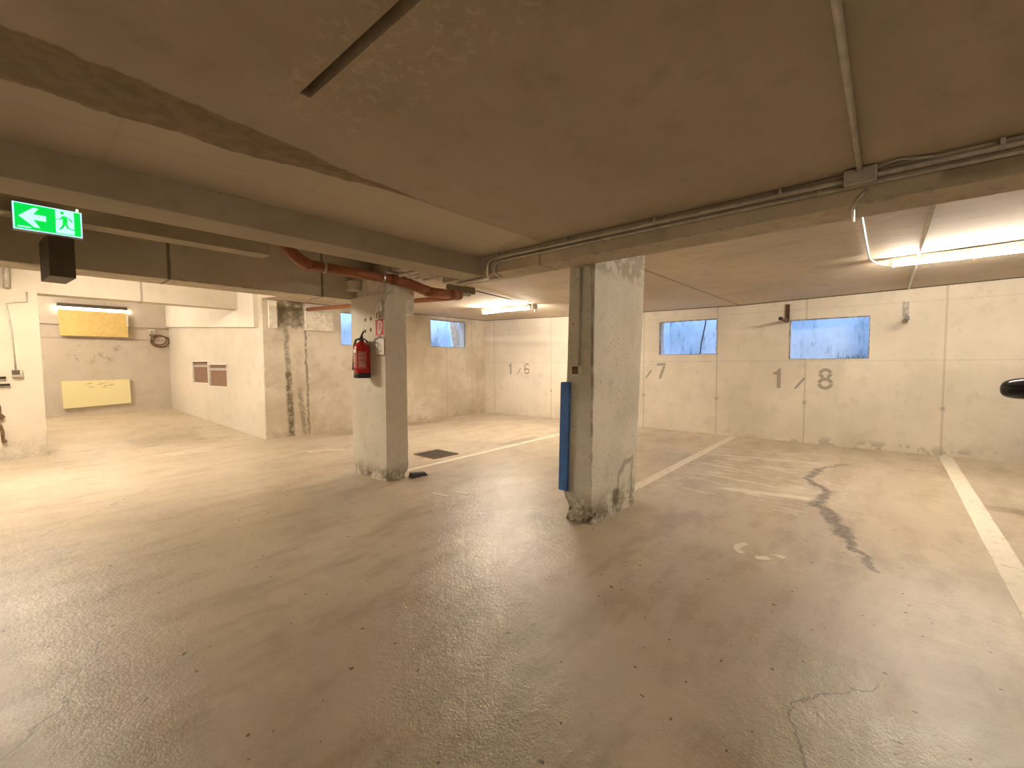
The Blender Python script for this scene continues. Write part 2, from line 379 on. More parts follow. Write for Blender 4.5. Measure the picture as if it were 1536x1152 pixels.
def yel_lo():
    t = NT('pale_yellow_insulation_board'); m = t.math('MULTIPLY', t.box({0: (1.12, 1.62), 2: (.88, 1.04)}, .03, .08, 5), t.ramp(t.noise(6, 5, .7, sc3=(1, 1, 5)), .48, .60))
    t.color(t.mix(t.math('MULTIPLY', m, .65), (.86, .77, .44), (.30, .24, .11))); t.rough(.7); return t.m
M['yel_lo'] = yel_lo()

# ------------------------------------------------------------------ setting: floor, walls, ceilings
TOP = 3.36; RAMP = .053; RY = 8.70
XMIN, YMIN, XR, YL, YE = -6.5, -7.0, 8.85, 8.66, 13.85
bm = bmesh.new()
nx, ny = 16, 17
prof = [YMIN + (RY - YMIN) * i / 12 for i in range(13)] + [RY + (YE + .3 - RY) * i / 4 for i in range(1, 5)]
rows = []
for y in prof:
    z = max(0, y - RY) * RAMP
    rows.append([bm.verts.new((XMIN - .3 + (XR + .6 - XMIN) * i / nx, y, z)) for i in range(nx + 1)])
for a, b in zip(rows, rows[1:]):
    for i in range(nx): bm.faces.new((a[i], a[i + 1], b[i + 1], b[i]))
lo = [bm.verts.new(p) for p in ((XMIN - .3, YMIN, -.3), (XR + .3, YMIN, -.3), (XR + .3, YE + .3, -.3), (XMIN - .3, YE + .3, -.3))]
bm.faces.new(lo[::-1])
struct(new_obj('floor', bm, M['floor']))

W7 = (2.48, 3.60, 1.535, 2.215); W8 = (.225, 1.305, 1.425, 2.105)
WA = (4.575, 5.60, 1.785, 2.475); WB = (6.935, 8.125, 1.80, 2.495)
struct(new_obj('wall_right', holed_wall('x', XR, XR + .26, YMIN - .2, YL + .26, -.2, TOP, [W7, W8]), M['wall_r']))
struct(new_obj('wall_back', holed_wall('y', YL, YL + .26, 3.075, XR, -.2, TOP, [WA, WB]), M['wall_l']))
struct(new_obj('wall_left', bx(XMIN - .2, XMIN, YMIN - .2, YE + .2, -.2, TOP), M['wall_v']))
struct(new_obj('wall_front', bx(XMIN - .2, XR + .2, YMIN - .2, YMIN, -.2, TOP), M['wall_v']))
bm = bmesh.new(); box(bm, XMIN - .2, 3.2, YE, YE + .25, -.2, TOP); box(bm, XMIN - .2, 2.72, YE - .045, YE, 2.30, TOP)
struct(new_obj('wall_end', bm, M['wall_e']))
SK = math.tan(math.radians(4.02))
def ex(y, o=0): return 3.07 - (y - 8.71) * SK + o            # line of the skewed ramp wall
def ez(y): return 2.069 + (y - 8.71) * RAMP
VENTS = [(10.31, 11.25, .93, 1.385), (11.33, 12.24, .985, 1.455)]
# ramp wall with two recesses, upper part set back at its free end
bm = bmesh.new()
def vp(y, z, o=0): return (ex(y, o), y, z)
ys = sorted({8.69, YE, *[v[0] for v in VENTS], *[v[1] for v in VENTS]})
for y0, y1 in zip(ys, ys[1:]):
    v = [v for v in VENTS if v[0] <= y0 and y1 <= v[1]]
    spans = [(0 - .2, v[0][2], -.2, v[0][2]), (v[0][3], None, v[0][3], None)] if v else [(-.2, None, -.2, None)]
    for (a0, a1, b0, b1) in spans:
        za, zb = (a1 if a1 is not None else ez(y0)), (b1 if b1 is not None else ez(y1))
        prism(bm, [vp(y0, a0), vp(y1, b0), vp(y1, b0, .25), vp(y0, a0, .25)], [vp(y0, za), vp(y1, zb), vp(y1, zb, .25), vp(y0, za, .25)])
    if v: prism(bm, [vp(y0, v[0][2], .12), vp(y1, v[0][2], .12), vp(y1, v[0][2], .25), vp(y0, v[0][2], .25)], [vp(y0, v[0][3], .12), vp(y1, v[0][3], .12), vp(y1, v[0][3], .25), vp(y0, v[0][3], .25)])
struct(new_obj('wall_ramp', bm, M['wall_v']))
bm = bmesh.new(); y0, y1 = 8.87, YE - .05
prism(bm, [vp(y0, ez(y0), -.06), vp(y1, ez(y1), -.06), vp(y1, ez(y1), .22), vp(y0, ez(y0), .10)], [vp(y0, TOP, -.06), vp(y1, TOP, -.06), vp(y1, TOP, .22), vp(y0, TOP, .10)])
tag(new_obj('concrete_beam', bm, M['white_v']), 'white painted downstand beam along the top of the wall with two brown panels', 'beam')

# ceilings (solid slabs up to one level)
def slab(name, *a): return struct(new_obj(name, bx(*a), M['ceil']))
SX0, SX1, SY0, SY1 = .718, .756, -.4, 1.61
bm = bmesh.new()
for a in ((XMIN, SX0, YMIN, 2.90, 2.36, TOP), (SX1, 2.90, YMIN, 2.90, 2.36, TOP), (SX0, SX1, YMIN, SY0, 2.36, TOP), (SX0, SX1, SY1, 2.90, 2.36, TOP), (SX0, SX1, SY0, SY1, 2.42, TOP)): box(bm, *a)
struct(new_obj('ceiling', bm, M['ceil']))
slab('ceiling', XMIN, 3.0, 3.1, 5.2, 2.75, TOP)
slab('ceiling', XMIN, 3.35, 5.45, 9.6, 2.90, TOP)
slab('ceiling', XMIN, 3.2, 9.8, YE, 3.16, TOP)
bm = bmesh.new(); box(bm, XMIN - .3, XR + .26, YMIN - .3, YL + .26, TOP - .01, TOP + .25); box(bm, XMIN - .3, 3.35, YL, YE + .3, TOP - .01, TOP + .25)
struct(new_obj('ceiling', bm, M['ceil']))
# bay ceiling with slight falls
def zc(y):
    K = [(-7, 2.60), (-1.4, 2.50), (.2, 2.465), (2.1, 2.43), (4.4, 2.465), (6.65, 2.53), (8.7, 2.59)]
    for (a, za), (b, zb) in zip(K, K[1:]):
        if a <= y <= b: return za + (zb - za) * (y - a) / (b - a)
    return K[-1][1]
bm = bmesh.new()
ys = [-7, -1.4, .2, 2.1, 3.3, 3.31, 4.4, 5.5, 6.65, 8.66]
def xl(y): return 3.13 if y < 3.305 else (2.95 if y < 5.45 else ex(y, -.005))
for y0, y1 in zip(ys, ys[1:]):
    prism(bm, [(xl(y0), y0, zc(y0)), (XR + .02, y0, zc(y0)), (XR + .02, y1, zc(y1)), (xl(y1), y1, zc(y1))], [(xl(y0), y0, TOP), (XR + .02, y0, TOP), (XR + .02, y1, TOP), (xl(y1), y1, TOP)])
bmesh.ops.remove_doubles(bm, verts=bm.verts[:], dist=1e-4)
struct(new_obj('ceiling', bm, M['ceil_r']))

# dark strips painting the shade of the gap between walls and bay ceiling
GAP_SHADE = plain('painted_gap_shade', (.10, .078, .05), .9)
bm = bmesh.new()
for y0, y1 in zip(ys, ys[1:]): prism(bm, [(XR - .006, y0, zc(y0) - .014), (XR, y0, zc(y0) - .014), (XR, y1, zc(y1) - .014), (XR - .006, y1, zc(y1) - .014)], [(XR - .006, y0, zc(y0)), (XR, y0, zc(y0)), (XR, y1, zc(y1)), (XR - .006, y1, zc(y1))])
struct(new_obj('shade_strip_1', bm, GAP_SHADE))
struct(new_obj('shade_strip_2', bx(3.5, XR, YL - .006, YL, zc(8.66) - .012, zc(8.66)), GAP_SHADE))
# beams
def beam(label, *a, mat='beam', bev=.006):
    return tag(new_obj('concrete_beam', bx(*a, bev=bev), M[mat]), label, 'beam', None)
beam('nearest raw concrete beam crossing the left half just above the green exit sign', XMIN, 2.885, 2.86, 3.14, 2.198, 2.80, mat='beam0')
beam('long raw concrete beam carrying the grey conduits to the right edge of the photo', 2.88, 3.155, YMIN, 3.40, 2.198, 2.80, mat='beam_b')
bm = bx(XMIN, 3.31, 5.15, 5.50, 2.198, 2.95, bev=.006)
tag(new_obj('concrete_beam', bm, M['beam']), 'raw concrete beam resting on the pillar that carries the fire extinguisher', 'beam')
beam('pale short concrete block beam end on top of the extinguisher pillar', 2.915, 3.31, 4.45, 5.10, 1.985, 2.47, mat='lt')
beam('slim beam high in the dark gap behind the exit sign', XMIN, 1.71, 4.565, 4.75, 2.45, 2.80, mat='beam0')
beam('white painted beam with a vertical joint above the two yellow boards', XMIN, 2.955, 9.55, 9.86, 2.46, 3.2, mat='beam_d')
# small hanging blocks at the top of the window wall
tag(new_obj('lintel_block', bx(3.17, 3.31, 8.61, 8.67, 2.06, 2.56, bev=.004), M['lt']), 'narrow pale block left of the black damp stain at the top of the wall', 'block')
tag(new_obj('lintel_block', bx(3.83, 4.37, 8.59, 8.67, 2.05, 2.42, bev=.004), M['lt']), 'wide pale block right of the black damp stain beside the tall blue window', 'block')

# ------------------------------------------------------------------ pillars
def pillar(name, bot, top, zt, mat, label, chips=(), n=4, z0=-.02):
    bm = bmesh.new(); nz = 40; rings = []
    B = [Vector(p) for p in bot]; T = [Vector(p) for p in top]; m = 10
    for j in range(nz + 1):
        f = (j / nz) ** 1.6; z = z0 + (zt - z0) * f; ring = []
        for i in range(4):
            for k in range(m):
                s = k / m
                a = B[i].lerp(T[i], z / zt if z > 0 else 0); b = B[(i + 1) % 4].lerp(T[(i + 1) % 4], max(0, z / zt)); p = a.lerp(b, s)
                c = (B[0] + B[1] + B[2] + B[3]) / 4
                q = Vector((p.x, p.y, z))
                from mathutils import noise
                nn = noise.noise(q * 14) * .006
                if z < .20:
                    d = min(((p - v.lerp(t_, 0)).length for v, t_ in zip(B, T)))
                    ch = max(0, 1 - z / .18) * (.004 + .020 * max(0, 1 - d / .10)) * max(0, .6 + 2.2 * noise.noise(q * 13))
                    nn += ch
                for (cx, cyy, cz, r, dep) in chips:
                    dd = (q - Vector((cx, cyy, cz))).length
                    if dd < r: nn += dep * (1 - dd / r) * (1 + noise.noise(q * 30))
                p2 = p + (c - p).normalized() * nn
                ring.append(bm.verts.new((p2.x, p2.y, z)))
        rings.append(ring)
    for a, b in zip(rings, rings[1:]):
        L = len(a)
        for k in range(L): bm.faces.new((a[k], a[(k + 1) % L], b[(k + 1) % L], b[k]))
    bm.faces.new(rings[0][::-1]); bm.faces.new(rings[-1])
    return tag(new_obj(name, bm, mat), label, 'pillar')
p1 = pillar('concrete_pillar', [(3.185, 1.875), (3.975, 1.85), (3.975, 2.155), (3.19, 2.155)], [(3.165, 1.825), (4.14, 1.835), (4.14, 2.09), (3.165, 2.065)], 2.46,
       M['pillar'], 'free-standing concrete pillar in the middle with a blue edge guard', [(3.185, 1.875, .06, .14, .07), (3.19, 2.155, .10, .13, .045), (3.185, 2.0, .02, .12, .03)])
p2 = pillar('concrete_pillar', [(2.86, 4.42), (3.15, 4.40), (3.15, 5.15), (2.855, 5.17)], [(2.86, 4.40), (3.15, 4.40), (3.15, 5.16), (2.86, 5.14)], 2.21,
       M['pillar2'], 'concrete pillar carrying the red fire extinguisher', [(2.86, 4.42, .04, .12, .045), (2.86, 4.8, .03, .10, .03), (2.86, 5.16, .05, .12, .03), (3.15, 4.40, .03, .12, .035)])
p3 = pillar('concrete_pillar', [(-.62, 9.50), (.345, 9.50), (.345, 9.82), (-.62, 9.82)], [(-.62, 9.50), (.328, 9.50), (.328, 9.82), (-.62, 9.82)], 2.48,
       M['pillar3'], 'whitewashed concrete pillar at the left edge with a scuffed foot', [(.345, 9.5, .25, .1, .02)], z0=.03)
# anchor holes left of the extinguisher sign
for y, z in ((4.81, 1.925), (4.69, 1.93), (4.82, 1.79), (4.695, 1.80)):
    bm = bmesh.new(); c = circ(0, 0, .017, .022, n=10)[:-1]
    prism(bm, [(2.872, y + a, z + b) for a, b in c], [(2.853, y + a, z + b) for a, b in c])
    o = new_obj('anchor_hole', bm, M['ply'], p2)

# ------------------------------------------------------------------ windows and the light wells behind them
def window(n, axis, h, wall, depth=.62, side=(0, 0)):
    u0, u1, z0, z1 = h; P = (lambda p, u, z: (p, u, z)) if axis == 'x' else (lambda p, u, z: (u, p, z))
    a, b = wall + .26, wall + .26 + depth; s0, s1 = u0 - .12 - side[0], u1 + .12 + side[1]
    bm = bmesh.new(); t = .06; zl = z0 - .10; zt = 4.0
    def bb(p0, p1, v0, v1, zz0, zz1):
        if axis == 'x': box(bm, p0, p1, v0, v1, zz0, zz1)
        else: box(bm, v0, v1, p0, p1, zz0, zz1)
    bb(b, b + t, s0 - t, s1 + t, zl - t, zt); bb(a, b, s0 - t, s0, zl - t, zt); bb(a, b, s1, s1 + t, zl - t, zt); bb(a, b, s0, s1, zl - t, zl)
    o = struct(new_obj('window_%d' % n, bm, M['well']))
    bm = bmesh.new(); f = .018; p0, p1 = wall + .015, wall + .05
    bb(p0, p1, u0, u1, z1 - f, z1); bb(p0, p1, u0, u1, z0, z0 + f * .6); bb(p0, p1, u0, u0 + f * .7, z0, z1); bb(p0, p1, u1 - f * .7, u1, z0, z1)
    new_obj('window_frame', bm, M['dull'], o)
    return o
wn7 = window(1, 'x', W7, XR); wn8 = window(2, 'x', W8, XR); wna = window(3, 'y', WA, YL); wnb = window(4, 'y', WB, YL)
new_obj('hanging_cable', tb([(9.45, 2.90, 2.9), (9.42, 2.86, 2.2), (9.40, 2.93, 1.8), (9.43, 2.97, 1.50)], .012, 8), M['black'], wn7)
bm = bmesh.new(); prism(bm, [(8.02, 9.05, 1.82), (8.28, 9.0, 1.82), (8.28, 9.06, 1.82), (8.02, 9.11, 1.82)], [(7.86, 9.05, 2.75), (8.10, 9.0, 2.75), (8.10, 9.06, 2.75), (7.86, 9.11, 2.75)])
new_obj('leaning_board', bm, M['white'], wnb)
# weeds and litter at the sill
def tuft(par, pts, r=.05, n=26):
    bm = bmesh.new()
    for c in pts:
        for i in range(n):
            a = random.uniform(0, 6.28); l = random.uniform(.5, 1) * r * 2; b = Vector(c) + Vector((random.uniform(-r, r), random.uniform(-r, r), 0))
            t_ = b + Vector((math.cos(a) * l * .5, math.sin(a) * l * .5, l)); s = Vector((-math.sin(a), math.cos(a), 0)) * .007
            bm.faces.new([bm.verts.new(q) for q in (b - s, b + s, t_)])
    o = new_obj('weed', bm, plain('dark_moss', (.05, .07, .05), .9), par); o['kind'] = 'stuff'
tuft(wn8, [(9.3, .40, 1.33), (9.45, .55, 1.33), (9.25, .30, 1.33)], .10, 40)
tuft(wn7, [(9.2, 2.65, 1.45)], .05); tuft(wnb, [(7.3, 9.3, 1.72), (7.1, 9.4, 1.72)], .25, 80)

# ------------------------------------------------------------------ bay numbers on the right wall (stencilled)
def on_right(y0, z0, s): return lambda u, v, d: (XR - .001 - d, y0 - u * s, z0 + v * s)
def glyph(bm, ch, fn, o):
    W = .17
    F = lambda u, v, d: fn(u + o, v, d)
    if ch == '1': poly(bm, [(.16, 0), (.34, 0), (.34, 1.0), (.24, 1.0), (.16, .88)], F); poly(bm, [(0, .68), (.16, .68), (.16, .86), (0, .80)], F)
    if ch == '/': poly(bm, [(0, 0), (.13, 0), (.50, .52), (.40, .56)], F)
    if ch == '7': poly(bm, [(0, .83), (.58, .83), (.58, 1.0), (0, 1.0)], F); poly(bm, [(.12, 0), (.30, 0), (.58, .80), (.40, .80)], F)
    if ch == '8':
        for cyy, rx, ry, a0, a1 in ((.755, .20, .185, 5, 175), (.755, .20, .185, 185, 250), (.755, .20, .185, 290, 355), (.275, .24, .215, 5, 175), (.275, .24, .215, 185, 355)): ribbon(bm, circ(.34, cyy, rx, ry, a0, a1, 12), .15, F)
    if ch == '6':
        ribbon(bm, circ(.33, .28, .23, .20, 8, 172, 12), .14, F); ribbon(bm, circ(.33, .28, .23, .20, 188, 352, 12), .14, F)
        ribbon(bm, [(.10, .34), (.10, .62), (.16, .80), (.28, .90), (.42, .90), (.54, .80)], .14, F)
def number(chars, y0, z0, s, label):
    t = thing('bay_number', (XR, y0, z0), label, 'number')
    for ch, o in chars:
        bm = bmesh.new(); glyph(bm, ch, lambda u, v, d: (-.001 - d, -u * s, v * s), o); new_obj('slash' if ch == '/' else 'digit', bm, M['stencil'], t)
    return t
number([('1', 0), ('/', .95), ('6', 1.75)], 7.76, 1.085, .305, 'grey stencilled number 1/6 left of the middle pillar')
number([('1', 0), ('/', 1.05), ('7', 1.85)], 4.24, 1.05, .32, 'grey stencilled slash and 7 half hidden by the middle pillar')
number([('1', 0), ('/', .90), ('8', 1.84)], 1.53, .925, .345, 'grey stencilled number 1/8 under the rightmost blue window')

# ------------------------------------------------------------------ floor paint
def line_on_floor(x0, x1, y0, y1, wd, label, name='stall_line', mat='paint'):
    bm = bmesh.new(); n = 24
    for i in range(n):
        a, b = i / n, (i + 1) / n
        pa = (x0 + (x1 - x0) * a, y0 + (y1 - y0) * a); pb = (x0 + (x1 - x0) * b, y0 + (y1 - y0) * b)
        wa, wb = wd / 2 * (1 + random.uniform(-.04, .04)), wd / 2 * (1 + random.uniform(-.04, .04))
        prism(bm, [(pa[0], pa[1] - wa, .0003), (pb[0], pb[1] - wb, .0003), (pb[0], pb[1] + wb, .0003), (pa[0], pa[1] + wa, .0003)], [(pa[0], pa[1] - wa, .003), (pb[0], pb[1] - wb, .003), (pb[0], pb[1] + wb, .003), (pa[0], pa[1] + wa, .003)])
    return tag(new_obj(name, bm, M[mat]), label, 'floor marking')
line_on_floor(3.25, 8.3, 4.70, 4.82, .10, 'white stall line starting at the foot of the extinguisher pillar')
line_on_floor(4.05, 8.75, 2.09, 2.13, .115, 'white stall line running from the middle pillar to the wall')
line_on_floor(2.9, 8.84, -.66, -.67, .14, 'broad white stall line nearest the right edge of the photo')
def floor_strokes(label, mat, x0, y0, s, strokes):
    t = thing('floor_number', (x0, y0, 0), label, 'floor marking')
    for pts, wd in strokes:
        bm = bmesh.new(); ribbon(bm, pts, wd, lambda u, v, d: (u * s, v * s, .0004 + d)); new_obj('stroke', bm, M[mat], t)
def fl(x0, y0, s, ang):
    ca, sa = math.cos(ang), math.sin(ang); return lambda u, v, d: (x0 + (u * ca - v * sa) * s, y0 + (u * sa + v * ca) * s, .0004 + d)
bm = bmesh.new(); f = fl(3.55, .70, .12, 0)
ribbon(bm, circ(0, 0, 1, 1.0, 40, 150, 8), .42, f); ribbon(bm, circ(0, 0, 1.0, 1, 190, 235, 5), .5, f); poly(bm, [(-.2, -1.5), (.25, -1.6), (.3, -.9), (.0, -.8)], f)
tag(new_obj('floor_number', bm, M['paint']), 'faded ring-shaped remains of a white number in front of bay 1/8', 'floor marking')
floor_strokes('short white number marks between the two pillars', 'paint', 2.95, 3.42, .16, [([(-.1, 1.6), (.1, .1)], .28), ([(1.0, .6), (1.25, .1), (1.2, -.5)], .26)])
bm = bmesh.new(); f = fl(3.25, 6.85, .16, 0)
ribbon(bm, [(-2.1, 1.4), (-.9, .8), (.6, -.2), (1.6, -1.2)], .22, f); ribbon(bm, circ(-.6, .1, .6, .5, 90, 300, 8), .2, f)
tag(new_obj('floor_number', bm, M['paint']), 'white number mark left of the extinguisher pillar', 'floor marking')
floor_strokes('small worn white mark before the ramp with the yellow boards', 'paint', 1.58, 8.45, .13, [([(-1.3, .9), (-.6, .4)], .3), ([(-.3, .3), (1.4, -.5)], .4)])
bm = bmesh.new(); f = fl(5.35, 3.85, .16, 0)
ribbon(bm, circ(0, 0, 1, 1.1, 0, 300, 12), .16, f)
tag(new_obj('floor_number', bm, M['paint_old']), 'faint worn ring on the floor left of the blue edge guard', 'floor marking')

# drain grate
g = thing('drain_grate', (4.235, 5.20, 0), 'dark square metal floor grate behind the extinguisher pillar', 'grate')
new_obj('grate_frame', (lambda b: (box(b, -.235, .235, -.25, -.225, .0005, .012), box(b, -.235, .235, .225, .25, .0005, .012), box(b, -.235, -.21, -.225, .225, .0005, .012), box(b, .21, .235, -.225, .225, .0005, .012), b)[-1])(bmesh.new()), M['rust'], g)
bm = bmesh.new(); box(bm, -.21, .21, -.225, .225, .0005, .004)
for i in range(14): box(bm, -.21, .21, -.215 + i * .0315, -.198 + i * .0315, .004, .011)
new_obj('grate_bars', bm, plain('grimy_iron', (.11, .09, .06), .6, .3), g)
# black rubber wedge at the pillar foot
bm = bmesh.new(); prism(bm, [(3.155, 4.33, .0), (3.37, 4.30, .0), (3.385, 4.40, .0), (3.17, 4.43, .0)], [(3.165, 4.34, .055), (3.35, 4.32, .035), (3.37, 4.39, .035), (3.18, 4.42, .055)])
tag(new_obj('rubber_wedge', bm, M['black']), 'small black rubber wedge lying at the foot of the extinguisher pillar', 'wedge')

# ------------------------------------------------------------------ lamps
def lamp(name, p, length, zc_, power, label, axis='y', r=.016, group=None):
    t = thing(name, (p[0], p[1], zc_), label, 'lamp', group)
    L = length
    def R3(x0, x1, y0, y1, z0, z1, bev=0):
        return bx(x0, x1, y0, y1, z0, z1, bev=bev) if axis == 'y' else bx(y0, y1, x0, x1, z0, z1, bev=bev)
    new_obj('housing', R3(-.028, .028, -L / 2, L / 2, -.052, -.001, .004), M['white'], t)
    for s in (-1, 1): new_obj('end_cap', R3(-.022, .022, s * (L / 2 - .012) - .012, s * (L / 2 - .012) + .012, -.095, -.052, .003), M['white'], t)
    a = (0, -L / 2 + .024, -.076) if axis == 'y' else (-L / 2 + .024, 0, -.076); b = (0, L / 2 - .024, -.076) if axis == 'y' else (L / 2 - .024, 0, -.076)
    new_obj('tube', tb([a, b], r, 12), emit(name + '_glow', TUBE, power), t, True)
    return t
lamp('fluorescent_lamp', (6.42, 5.70), 1.27, zc(5.7) - .012, POW['back'], 'lit fluorescent tube lamp on the ceiling left of the middle pillar')
lamp('fluorescent_lamp', (6.10, -.62), 1.27, zc(-.62) - .012, POW['right'], 'lit fluorescent tube lamp at the right edge of the photo')
lamp('fluorescent_lamp', (-.25, 7.45), 1.27, 2.899, POW['left'], 'fluorescent tube lamp outside the left edge, between the two beams')
lamp('fluorescent_lamp', (-.65, 11.9), 1.27, 3.159, POW['ramp'], 'fluorescent tube lamp over the ramp beyond the whitewashed pillar')
lamp('fluorescent_lamp', (5.6, -4.6), 1.27, zc(-4.6) - .012, POW['rear_fill'], 'added fill tube, unseen in the bays outside the right edge')  # unseen tube added as fill for the dim near floor
lamp('fluorescent_lamp', (-4.6, -4.4), 1.27, 2.359, POW['rear_fill'], 'added fill tube, unseen on the low ceiling behind the camera')  # second added fill tube, out of view, brightens the floor near the camera
# tube above the upper yellow board on the end wall
t = thing('wall_lamp', (1.335, YE - .045, 2.66), 'lit white tube under a dark rail above the upper yellow board', 'lamp')
new_obj('rail', bx(-.58, .58, -.09, -.001, .025, .10, bev=.004), M['dkbox'], t)
new_obj('tube', tb([(-.57, -.05, -.0), (.57, -.05, -.0)], .022, 12), emit('board_lamp_glow', (1, .93, .78), POW['board'] * .25), t, True)
new_obj('lead', bx(.555, .585, -.10, -.078, -.36, -.03), M['white'], t)
# boards
tag(new_obj('yellow_board', bx(.775, 1.915, YE - .12, YE - .047, 2.045, 2.62, bev=.006), M['yel_hi']), 'deep yellow board lit from above at the top of the end wall', 'board')
bm = bmesh.new(); prism(bm, [(.775, YE - .07, .43), (1.915, YE - .07, .475), (1.915, YE - .001, .475), (.775, YE - .001, .43)], [(.762, YE - .07, 1.04), (1.905, YE - .07, 1.05), (1.905, YE - .001, 1.05), (.762, YE - .001, 1.04)])
tag(new_obj('yellow_board', bm, M['yel_lo']), 'pale yellow board with a dark smudge low on the end wall', 'board')
# socket and coil of cable
t = thing('cable_coil', (2.50, YE - .001, 1.98), 'coil of grey cable hanging below a socket on the end wall', 'cable')
bm = bmesh.new()
for r, dx, dz in ((.15, 0, .03), (.18, .02, -.01), (.165, .05, .0)):
    pts = [(dx + r * math.cos(a), -.03 - .008 * math.sin(3 * a), dz + r * .8 * math.sin(a)) for a in [2 * math.pi * i / 28 for i in range(29)]]
    tube(bm, pts, .011, 8)
tube(bm, [(-.13, -.03, .08), (-.17, -.03, .16), (-.13, -.03, .25)], .011, 8)
new_obj('cable', bm, M['rust'], t)
new_obj('hook', tb([(0.05, -.001, .12), (0.05, -.05, .12), (.05, -.055, .14)], .008, 8), M['black'], t)
t = thing('wall_socket', (2.37, YE - .001, 2.20), 'pale wall socket above the coil of cable', 'socket')
new_obj('housing', bx(-.06, .06, -.06, 0, -.05, .06, bev=.006), M['white'], t); new_obj('socket_face', bx(-.04, .04, -.066, -.06, -.035, .035), M['grey'], t)
# vent panels
for i, (y0, y1, z0, z1) in enumerate(VENTS):
    t = thing('vent_panel', (ex((y0 + y1) / 2, .03), (y0 + y1) / 2, z0), ['brown recessed panel nearer the corner of the ramp wall', 'brown recessed panel farther up the ramp wall'][i], 'vent', 'brown panels in the ramp wall')
    t.rotation_euler = (0, 0, math.radians(4.02)); h = z1 - z0; l = (y1 - y0) / 2 * 1.0
    new_obj('panel', bx(.0, .03, -l, l, .0, h), M['brown'], t)
    new_obj('rail', bx(-.025, .0, -l, l, h - .12, h - .07), M['grey'], t)
    new_obj('frame', (lambda b: (box(b, -.045, -.02, -l - .02, l + .02, h, h + .018), box(b, -.045, -.02, -l - .02, l + .02, -.018, 0), box(b, -.045, -.02, -l - .02, -l, 0, h), box(b, -.045, -.02, l, l + .02, 0, h), b)[-1])(bmesh.new()), M['white'], t)

# ------------------------------------------------------------------ exit sign and its dark box
ES = emit('exit_sign_green', (.0, .50, .05), .115); EW = emit('exit_sign_white', (.46, .80, .98), .095)
t = thing('exit_sign', (.232, 4.50, 2.328), 'lit green emergency exit sign with arrow and running figure', 'sign')
new_obj('housing', bx(-.172, .172, .008, .060, -.004, .186, bev=.004), M['grey'], t)
new_obj('bright_border', bx(-.168, .168, .004, .010, .0, .182), EW, t)
new_obj('green_panel', bx(-.160, .160, .002, .006, .007, .175), ES, t)
F = lambda u, v, d: (-.168 + u * .336, .0015 - d, v * .182)
bm = bmesh.new(); poly(bm, [(.60, .07), (.875, .07), (.875, .95), (.60, .95)], F, .0025)
new_obj('doorway', bm, EW, t)
bm = bmesh.new(); poly(bm, [(.08, .50), (.28, .86), (.36, .86), (.28, .62), (.46, .62), (.46, .42), (.28, .42), (.37, .14), (.29, .14)], F, .0025); poly(bm, [(.06, .09), (.24, .09), (.24, .13), (.06, .13)], F, .0025)
new_obj('arrow', bm, EW, t)
G = lambda u, v, d: F(u, v, d + .0025)
bm = bmesh.new(); poly(bm, circ(.70, .86, .027, .055, n=12)[:-1], G, .002)
for pts, wd in (([(.72, .74), (.745, .60), (.735, .46)], .075), ([(.72, .74), (.67, .60), (.60, .60)], .028), ([(.73, .74), (.80, .68), (.85, .56)], .028), ([(.735, .50), (.70, .32), (.66, .22)], .038), ([(.74, .50), (.78, .30), (.90, .24)], .036)): ribbon(bm, pts, wd, G, .002)
new_obj('running_figure', bm, ES, t)
new_obj('indicator_light', bx(.140, .152, .0, .02, .190, .202), emit('amber_led', (1, .8, .3), .3), t)
t = thing('battery_box', (.278, 4.76, 2.04), 'dark brown box hanging below the green exit sign', 'box', rz=0.08)
new_obj('housing', bx(-.068, .068, -.19, .19, .0, .30, bev=.004), M['dkbox'], t)
new_obj('bracket', bx(-.03, .03, -.13, -.03, .30, .412), M['dkbox'], t)

# ------------------------------------------------------------------ orange drain pipe
t = thing('drain_pipe', (2.0, 4.5, 2.4), 'orange-brown plastic drain pipe hung in the gap between the beams', 'pipe')
O = Vector((2.0, 4.5, 2.4))
def loc(pts): return [Vector(p) - O for p in pts]
run = [(1.80, 4.50, 2.62)] + arc((1.84, 4.50, 2.55), (1.92, 4.50, 2.44), (2.06, 4.50, 2.405), 6)
new_obj('elbow', tb(loc(run), .062, 16), M['pvc_or'], t, True)
new_obj('straight_pipe', tb(loc([(2.04, 4.50, 2.407), (3.00, 4.42, 2.38)]), .052, 18), M['pvc_or'], t, True)
new_obj('elbow', tb(loc(arc((2.98, 4.42, 2.38), (3.16, 4.42, 2.39), (3.34, 4.32, 2.295), 6) + [Vector((3.42, 4.30, 2.28))]), .062, 16), M['pvc_or'], t, True)
new_obj('straight_pipe', tb(loc([(3.38, 4.31, 2.275), (3.86, 4.30, 2.283)]), .060, 18), M['pvc_or'], t, True)
new_obj('sleeve', tb(loc([(3.76, 4.30, 2.28), (3.88, 4.30, 2.283)]), .070, 18), M['pvc_or'], t, True)
new_obj('end_cap', tb(loc([(3.88, 4.30, 2.283), (3.94, 4.30, 2.29), (3.965, 4.30, 2.295)]), [.068, .062, .03], 16), M['pvc_or'], t, True)
new_obj('branch_pipe', tb(loc([(3.83, 4.36, 2.25), (3.80, 4.60, 2.255), (3.86, 8.58, 2.45)]), .036, 12), M['pvc_or'], t, True)
